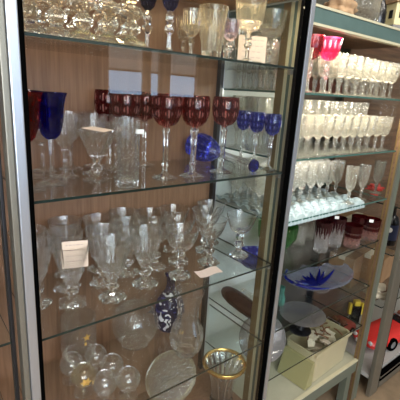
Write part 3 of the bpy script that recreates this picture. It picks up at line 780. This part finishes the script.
# fifth right shelf: blue splash platter, red vase, plate, teal vase
z = ZB[4]
r = thing('art_glass_platter', (1.46, .915, z), 'long clear platter with cobalt splashes and spiky edge', 'platter', rz=radians(-14))
bm = bmesh.new(); nu, nv = 40, 10; g = {}
def plat(u, v, lower):
    a = u * 2 * pi; s = v
    rx, ry = .185, .10
    x = cos(a) * rx * s; y = sin(a) * ry * s
    spike = .012 * max(0, sin(a * 9)) * s ** 6 if 0 < a < pi else 0
    zz = .010 + .040 * s ** 2.2 + .022 * (abs(cos(a)) ** 3) * s ** 3 + spike
    return (x, y + (spike * .9), zz - (.006 if lower else 0))
for lower in (0, 1):
    for i in range(nu * 2):
        for j in range(nv + 1):
            g[lower, i, j] = bm.verts.new(plat(i / (nu * 2), max(j / nv, .001), lower))
N2 = nu * 2
for i in range(N2):
    i2 = (i + 1) % N2
    for j in range(nv):
        f = bm.faces.new((g[0, i, j], g[0, i, j+1], g[0, i2, j+1], g[0, i2, j]))
        f = bm.faces.new((g[1, i2, j], g[1, i2, j+1], g[1, i, j+1], g[1, i, j]))
    bm.faces.new((g[0, i, nv], g[1, i, nv], g[1, i2, nv], g[0, i2, nv]))
finish('dish', bm, 'splash_pale', r, True)
bm = bmesh.new()
rnd = random.Random(21)
for i in range(9):     # raised cobalt streaks fanning from the middle towards the far edge
    a = radians(35 + i * 15 + rnd.uniform(-5, 5)); e = rnd.uniform(.55, 1.0)
    pts = [(plat(a / (2*pi), v, 0)[0], plat(a / (2*pi), v, 0)[1], plat(a / (2*pi), v, 0)[2] + .001) for v in (.03, .25 * e, .5 * e, .75 * e, .9 * e, 1.0 * e)]
    tube_bm(pts, .007, 8, bm, [1.6, 1.7, 1.5, 1.0, .6, .2])
finish('cobalt_streaks', bm, 'splash_blue', r, True)
bm = bmesh.new()
pts = [Vector(plat((128 + q * .75) / 360, .97, 0)) for q in range(0, 181, 12)]
tube_bm([(p.x, p.y, p.z + .001) for p in pts], .005, 8, bm, [.4 + .9 * sin(pi * i / 15) ** .5 if 0 < i < 15 else .5 for i in range(16)])
finish('cobalt_rim', bm, 'splash_blue', r, True)
lathe('foot_ring', [(.05, .006), (.05, 0), (.056, 0), (.056, .010)], 'crystal', r, 32)
def lying(name, p0, p1, prof_parts, label, cat):
    d = Vector(p1) - Vector(p0); v = thing(name, p0, label, cat); v.rotation_euler = d.to_track_quat('Z', 'Y').to_euler()
    for pn, prof, mat in prof_parts: lathe(pn, prof, mat, v, 28)
    return v
lying('oxblood_vase', (1.030, 1.075, z + .034), (1.010, .86, z + .034), [('body', [(0, 0), (.018, 0), (.028, .02), (.034, .06), (.034, .13), (.030, .19), (.024, .225), (.021, .225), (.026, .19), (0, .18)], 'oxblood_glass'), ('rim', [(.0235, .222), (.0265, .225), (.0265, .232), (.021, .232), (.021, .225)], 'oxblood_glass')], 'dark oxblood glass vase lying on its side behind the post', 'vase')
lying('clear_tube_vase', (1.000+.105, 1.04, z + .022), (.982+.085, .83, z + .022), [('body', [(0, 0), (.016, 0), (.019, .03), (.021, .10), (.022, .2), (.020, .2), (.018, .05), (0, .02)], 'crystal_lightened')], 'clear tube vase lying beside the oxblood vase', 'vase')
p = on_z(280, 308, z)
r = thing('teal_vase', (p.x + .02, .91, z), 'small teal glass vase left of the splash platter', 'vase')
lathe('body', [(0, 0), (.018, 0), (.021, .004), (.024, .03), (.016, .055), (.018, .08), (.0155, .08), (.013, .055), (0, .01)], 'teal_glass', r, 28)

# lowest right shelf: plate and cake stand
z = ZB[5]
r = thing('smoked_plate', (1.075, .865, z + .003), 'round smoked glass plate leaning behind the cabinet post', 'plate')
r.rotation_euler = (radians(62), 0, radians(-30))
bm = lathe_bm(pl, 48); bmesh.ops.rotate(bm, verts=bm.verts, cent=(0, 0, 0), matrix=Matrix.Rotation(0, 3, 'X')); bmesh.ops.translate(bm, verts=bm.verts, vec=(0, .099, 0)); finish('dish', bm, 'smoke_glass', r, True)
bm = lathe_bm([(.060, .0035), (.064, .0065), (.060, .0080)], 48); bmesh.ops.translate(bm, verts=bm.verts, vec=(0, .099, 0)); finish('centre_ring', bm, 'crystal_lightened', r, True)
r = thing('cake_stand', (1.40, .93, z), 'smoky glass cake stand on a dark pedestal under the platter', 'cake stand')
lathe('pedestal', [(0, 0), (.05, 0), (.05, .006), (.018, .012), (.012, .03), (.013, .07), (.022, .082)], 'black_gloss', r, 28)
lathe('plate', [(0, .082), (.10, .082), (.105, .087), (.105, .091), (.10, .087), (0, .087)], 'smoke_glass', r, 40)

# deck: cream box of bits, with a slanted olive front
z = ZDECK + .003
p = on_z(324, 389, z)
r = thing('cream_box', (1.500, .890, z), 'open cream plastic box filled with paper scraps and twigs', 'box', rz=radians(3))
def tray(wx, wy, h, th, taper, bev):
    bm = bmesh.new()
    rings = []
    for (sx, sy, zz) in ((wx - taper, wy - taper, 0), (wx, wy, h), (wx - th, wy - th, h), (wx - th - taper * .9, wy - th - taper * .9, .01)):
        rr = .025; ring = []
        for (cx, cy, a0) in ((sx - rr, sy - rr, 0), (-sx + rr, sy - rr, 90), (-sx + rr, -sy + rr, 180), (sx - rr, -sy + rr, 270)):
            for k in range(5):
                a = radians(a0 + k * 22.5); ring.append(bm.verts.new((cx + rr * cos(a), cy + rr * sin(a), zz)))
        rings.append(ring)
    for a, b in zip(rings, rings[1:]):
        for j in range(len(a)): bm.faces.new((a[j], a[(j+1) % len(a)], b[(j+1) % len(a)], b[j]))
    bm.faces.new(rings[0][::-1]); bm.faces.new(rings[-1]); return bm
finish('body', tray(.155, .085, .155, .007, .008, 0), 'cream_plastic', r, True, sharp=60)
rim = bmesh.new(); box_bm(-.155, .155, -.088, -.084, .140, .156, rim); finish('rim_strip', rim, 'cream_plastic', r)
sl = bmesh.new()
vs = [sl.verts.new(q) for q in ((-.205, -.083, 0), (-.152, -.083, 0), (-.152, -.083, .12), (-.17, -.083, .12), (-.205, .07, 0), (-.152, .07, 0), (-.152, .07, .12), (-.17, .07, .12))]
for f in ((0,1,2,3), (5,4,7,6), (4,0,3,7), (3,2,6,7), (0,4,5,1)): sl.faces.new([vs[i] for i in f])
finish('end_flap', sl, 'olive_plastic', r)['label'] = 'olive-tinted sloping end'
rnd = random.Random(11)
for i in range(15):
    x, y = 1.500 + rnd.uniform(-.10, .10), .890 + rnd.uniform(-.045, .045)
    bm = bmesh.new(); sz = rnd.uniform(.022, .042); q = []
    for a in range(5): q.append(bm.verts.new((cos(a*1.256) * sz * rnd.uniform(.6, 1.1), sin(a*1.256) * sz * rnd.uniform(.6, 1.1), rnd.uniform(-.012, .012))))
    f = bm.faces.new(q); ex = bmesh.ops.extrude_face_region(bm, geom=[f])
    for v in [k for k in ex['geom'] if isinstance(k, bmesh.types.BMVert)]: v.co.z += .003
    bmesh.ops.triangulate(bm, faces=bm.faces)
    o = finish('paper_scrap', bm, 'tissue' if i % 3 else 'paper', None, False, (x, y, z + .085 + .005 * i)); o.rotation_euler = (rnd.uniform(-.3, .3), rnd.uniform(-.3, .3), rnd.uniform(0, 6))
    tag(o, 'crumpled cream paper scrap heaped in the cream box', 'paper scrap', 'paper scraps in the cream box')
for i in range(9):
    x, y = 1.500 + rnd.uniform(-.06, .10), .890 + rnd.uniform(-.05, .03); a = rnd.uniform(0, 6); l = rnd.uniform(.02, .035)
    o = finish('twig', tube_bm([(-cos(a)*l, -sin(a)*l, 0), (rnd.uniform(-.005, .005), .004, .006), (cos(a)*l, sin(a)*l, 0)], .0035, 6), 'twig', None, True, (x, y, z + .158 + .001 * i))
    tag(o, 'dark brown twig lying on the paper scraps in the box', 'twig', 'twigs in the cream box')

# ------------------------------------------------------------------ things on top of the right cabinet
z = 1.7605
r = thing('ceramic_house', (1.66, .835, z), 'cream ceramic cottage ornament with dark windows on grey base', 'ornament', rz=radians(-25))
box('base', -.085, .085, -.045, .06, 0, .030, 'ceramic_grey', r, bevel=.006)
box('wall', -.075, .075, -.036, .05, .0305, .11, 'ceramic_cream', r, bevel=.004)
for x in (-.045, 0, .045): box('window_opening', x - .014, x + .014, -.0375, -.030, .055, .085, 'black_gloss', r, bevel=.002)
for y in (-.01, .028): box('window_opening', -.0765, -.070, y - .011, y + .011, .055, .085, 'black_gloss', r, bevel=.002)
rf = bmesh.new()
vs = [rf.verts.new(q) for q in ((-.085, -.046, .11), (.085, -.046, .11), (.085, .06, .11), (-.085, .06, .11), (-.085, .007, .165), (.085, .007, .165))]
for f in ((0,3,2,1), (0,1,5,4), (2,3,4,5), (1,2,5), (3,0,4)): rf.faces.new([vs[i] for i in f])
finish('roof', rf, 'tan_cloth', r)
r = thing('black_vase', (1.50, .86, z), 'black vase between glass bowl and ceramic cottage', 'vase')
lathe('body', [(0, 0), (.022, 0), (.030, .03), (.026, .08), (.014, .11), (.020, .14), (.016, .14), (0, .10)], 'black_gloss', r, 24)
r = thing('clear_bowl', (1.345, .835, z), 'clear glass bowl on top of the teal beam', 'bowl')
lathe('body', [(0, 0), (.03, 0), (.033, .004), (.055, .04), (.062, .09), (.059, .09), (.051, .042), (0, .010)], 'crystal_lightened', r, 36, flute(12, .05, 5))
r = thing('glass_jug', (1.425, .84, z), 'small tilted clear glass beside the clear bowl', 'glass')
lathe('body', [(0, 0), (.020, 0), (.022, .004), (.027, .07), (.0245, .07), (.019, .012), (0, .01)], 'crystal_lightened', r, 28, flute(8, .05, 4))
bm = bmesh.new(); bmesh.ops.create_icosphere(bm, subdivisions=4, radius=.05)
rnd = random.Random(5)
for v in bm.verts:
    v.co *= 1 + .16 * sin(v.co.x * 130 + 2) * sin(v.co.y * 110) + .12 * sin(v.co.z * 150 + v.co.x * 60); v.co.z = max(v.co.z * .7 + .03, 0)
o = finish('crumpled_cloth', bm, 'tan_cloth', None, True, (1.235, .845, z)); tag(o, 'crumpled tan cloth left on top of the teal beam', 'cloth')

# ------------------------------------------------------------------ toy cabinet at the right
z = .12
def toy_car(name, loc, rz, paint, label, plate, sc=1.0):
    r = thing(name, loc, label, 'toy car', rz=rz); r.scale = (sc, sc, sc)
    # x = forward (nose at +x); body from cross sections
    secs = [(.270, .045, .036, .050), (.255, .064, .028, .062), (.195, .072, .024, .066), (.13, .078, .022, .078), (.04, .080, .022, .084), (-.02, .080, .022, .082), (-.12, .080, .022, .086), (-.18, .074, .026, .080), (-.20, .060, .034, .068)]
    bm = bmesh.new(); rings = []
    for x, hw, z0, z1 in secs:
        rings.append([bm.verts.new((x, hw * cx, z0 + (z1 - z0) * cz)) for cx, cz in ((-1, .15), (-.9, 0), (.9, 0), (1, .15), (1, .65), (.85, .92), (.4, 1), (-.4, 1), (-.85, .92), (-1, .65))])
    for a, b in zip(rings, rings[1:]):
        for j in range(10): bm.faces.new((a[j], b[j], b[(j+1) % 10], a[(j+1) % 10]))
    bm.faces.new(rings[0]); bm.faces.new(rings[-1][::-1]); bmesh.ops.recalc_face_normals(bm, faces=bm.faces)
    finish('body', bm, paint, r, True, sharp=50)
    box('cockpit', -.11, .0, -.055, .055, .080, .0875, 'black_gloss', r, bevel=.003)
    ws = bmesh.new(); tube_bm([(.005, -.058, .082), (-.015, -.05, .118), (-.015, .05, .118), (.005, .058, .082)], .0035, 6, ws); finish('windscreen_frame', ws, 'aluminium', r, True)
    for y in (-.03, .03): box('car_seat', -.10, -.06, y - .02, y + .02, .085, .112, 'red_leather', r, bevel=.006)
    for x in (.13, -.125):
        for s in (-1, 1):
            bm = lathe_bm([(0, -.013), (.030, -.013), (.034, -.008), (.034, .008), (.030, .013), (.021, .013), (.019, .009), (0, .009)], 28)
            bmesh.ops.rotate(bm, verts=bm.verts, cent=(0, 0, 0), matrix=Matrix.Rotation(radians(-90) * s, 3, 'X'))
            wq = finish('wheel', bm, 'black_rubber', r, True); wq.location = (x, s * .072, .034)
            bm = lathe_bm([(.0185, .010), (.016, .0115), (.006, .0105), (0, .013)], 20); bmesh.ops.rotate(bm, verts=bm.verts, cent=(0, 0, 0), matrix=Matrix.Rotation(radians(-90) * s, 3, 'X'))
            finish('hub_cap', bm, 'aluminium', wq, True)
    for s in (-1, 1):
        bm = lathe_bm([(0, 0), (.011, 0), (.011, .006), (0, .010)], 16); bmesh.ops.rotate(bm, verts=bm.verts, cent=(0, 0, 0), matrix=Matrix.Rotation(radians(90), 3, 'Y'))
        finish('headlight', bm, 'tag_white', r, True).location = (.258, s * .045, .056)
    if plate:
        pt = box('number_plate', .270, .2725, -.03, .03, .028, .048, 'tag_white', r, bevel=.0005)
        cu = bpy.data.curves.new('plate_text', 'FONT'); cu.body = plate; cu.size = .020; cu.align_x = 'CENTER'; cu.align_y = 'CENTER'; cu.extrude = .0003
        to0 = bpy.data.objects.new('plate_text', cu); COL.objects.link(to0); bpy.context.view_layer.update()
        me = bpy.data.meshes.new_from_object(to0.evaluated_get(bpy.context.evaluated_depsgraph_get())); bpy.data.objects.remove(to0); me.materials.clear(); me.materials.append(MATS['black_gloss'])
        to = bpy.data.objects.new('plate_text', me); COL.objects.link(to); to.parent = pt
        to.location = (.2733, 0, .038); to.rotation_euler = (radians(90), 0, radians(90))
    return r
pw = on_z(390, 351, z)
toy_car('toy_car', (pw.x + .174, pw.y + .06, z), radians(170), 'red_paint', 'shiny red toy roadster on the white deck behind the aluminium post', 'UII', 1.15)
toy_car('toy_car', (1.955, 1.085, z), radians(176), 'red_dull', 'dull red toy car parked behind the shiny roadster', None, .85)
r = thing('robot_toy', (2.20, 1.08, z), 'yellow and black toy figure standing behind the roadster', 'toy', rz=-.6)
box('body', -.03, .03, -.02, .02, .06, .13, 'black_gloss', r, bevel=.006); box('head', -.02, .02, -.018, .018, .131, .165, 'yellow_paint', r, bevel=.006)
for s in (-1, 1):
    box('leg', s*.017 - .011, s*.017 + .011, -.015, .015, 0, .06, 'black_gloss', r, bevel=.003); box('arm', s*.04 - .009, s*.04 + .009, -.012, .012, .07, .145, 'yellow_paint', r, bevel=.003)
for i, (x, y, zz, wx, wy, h, lab) in enumerate(((1.90, 1.04, .52, .06, .07, .17, 'brown cardboard box on the lower toy cabinet shelf, nearest the post'), (2.13, 1.0, .52, .10, .09, .15, 'taller brown cardboard box on the lower toy cabinet shelf'),
                                     (1.93, 1.05, .80, .08, .08, .10, 'small brown carton on the middle toy cabinet shelf'))):
    r = thing('cardboard_box', (x, y, zz), lab, 'box', 'cardboard boxes in the toy cabinet', rz=.15)
    box('carton', -wx, wx, -wy, wy, 0, h, 'card_board', r, bevel=.002)
    box('tape', -wx - .0005, wx + .0005, -.018, .018, h - .02, h + .0006, 'tissue', r)
pq = on_z(357, 312, .52)
r = thing('wrapped_bundle', (max(pq.x, 1.89), max(pq.y, .84), .52), 'pale crumpled tissue bundle on the lower toy shelf, behind the posts', 'bundle')
bm = bmesh.new(); bmesh.ops.create_icosphere(bm, subdivisions=4, radius=.055)
for v in bm.verts:
    v.co *= 1 + .14 * sin(v.co.x * 110 + 1) * sin(v.co.y * 120) + .12 * sin(v.co.z * 140 + v.co.x * 70); v.co.z = max(v.co.z * .7 + .035, 0)
finish('tissue_wrap', bm, 'tissue', r, True); finish('tie', tube_bm([(.05*cos(a*.6), .05*sin(a*.6), .055) for a in range(11)], .003, 6), 'twig', r, True)
zc = .80
pb = on_y(382, 236, .83)
r = thing('dark_bottle', (col_x(390, .86, zc + .08), .86, zc), 'dark bottle with a round white mark on its navy label', 'bottle')
lathe('body', [(0, 0), (.036, 0), (.038, .005), (.038, .12), (.030, .145), (.014, .16)], 'black_gloss', r, 28)
lathe('neck', [(.014, .16), (.0135, .20), (.016, .203), (.016, .212), (0, .213)], 'black_gloss', r, 20)
lathe('label_band', [(.0383, .03), (.0386, .03), (.0386, .11), (.0383, .11)], 'navy_label', r, 28)
bx = bmesh.new(); a0 = math.atan2(-.86, -1.9)
cv = bx.verts.new((.0392 * cos(a0), .0392 * sin(a0), .085)); rg = []
for i in range(16):
    u = .013 * cos(i * pi / 8); rg.append(bx.verts.new((.0392 * cos(a0 + u / .0392), .0392 * sin(a0 + u / .0392), .085 + .013 * sin(i * pi / 8))))
for i in range(16): bx.faces.new((cv, rg[i], rg[(i + 1) % 16]))
finish('round_mark', bx, 'tag_white', r)

# ------------------------------------------------------------------ left edge cabinet contents
for zz, n in ((1.279, 'upper'), (.975, 'middle'), (.6825, 'lower')):
    for i, (x, y) in enumerate(((.085, .90), (.02, .86), (.045, .99))):
        spawn('wine' if n != 'middle' else 'pressed', (x, y, zz), f'clear {"wine glass" if n != "middle" else "pressed goblet"}, {["rightmost", "leftmost", "rear"][i]} of three on the {n} shelf at left edge', 'glass', 'glasses at the left edge')
r = thing('ribbon_bow', (.105, .80, 1.36), 'white ribbon bow hanging at the left edge', 'bow')
for s_, nm in ((-1, 'loop'), (1, 'loop')):
    bm = bmesh.new(); pts = [(s_ * .022 * (1 - cos(a)) , 0, .016 * sin(a)) for a in [i * 2 * pi / 14 for i in range(15)]]
    tube_bm(pts, .006, 6, bm); finish('loop', bm, 'ribbon_white', r, True)
for s_ in (-1, 1): finish('tail', tube_bm([(0, 0, 0), (s_ * .008, 0, -.04), (s_ * .016, 0, -.085)], .006, 6), 'ribbon_white', r, True)
bm = bmesh.new(); bmesh.ops.create_icosphere(bm, subdivisions=2, radius=.009); finish('knot', bm, 'ribbon_white', r, True)
finish('hanging_thread', tube_bm([(0, 0, .005), (0, 0, .21)], .0008, 6), 'ribbon_white', r)
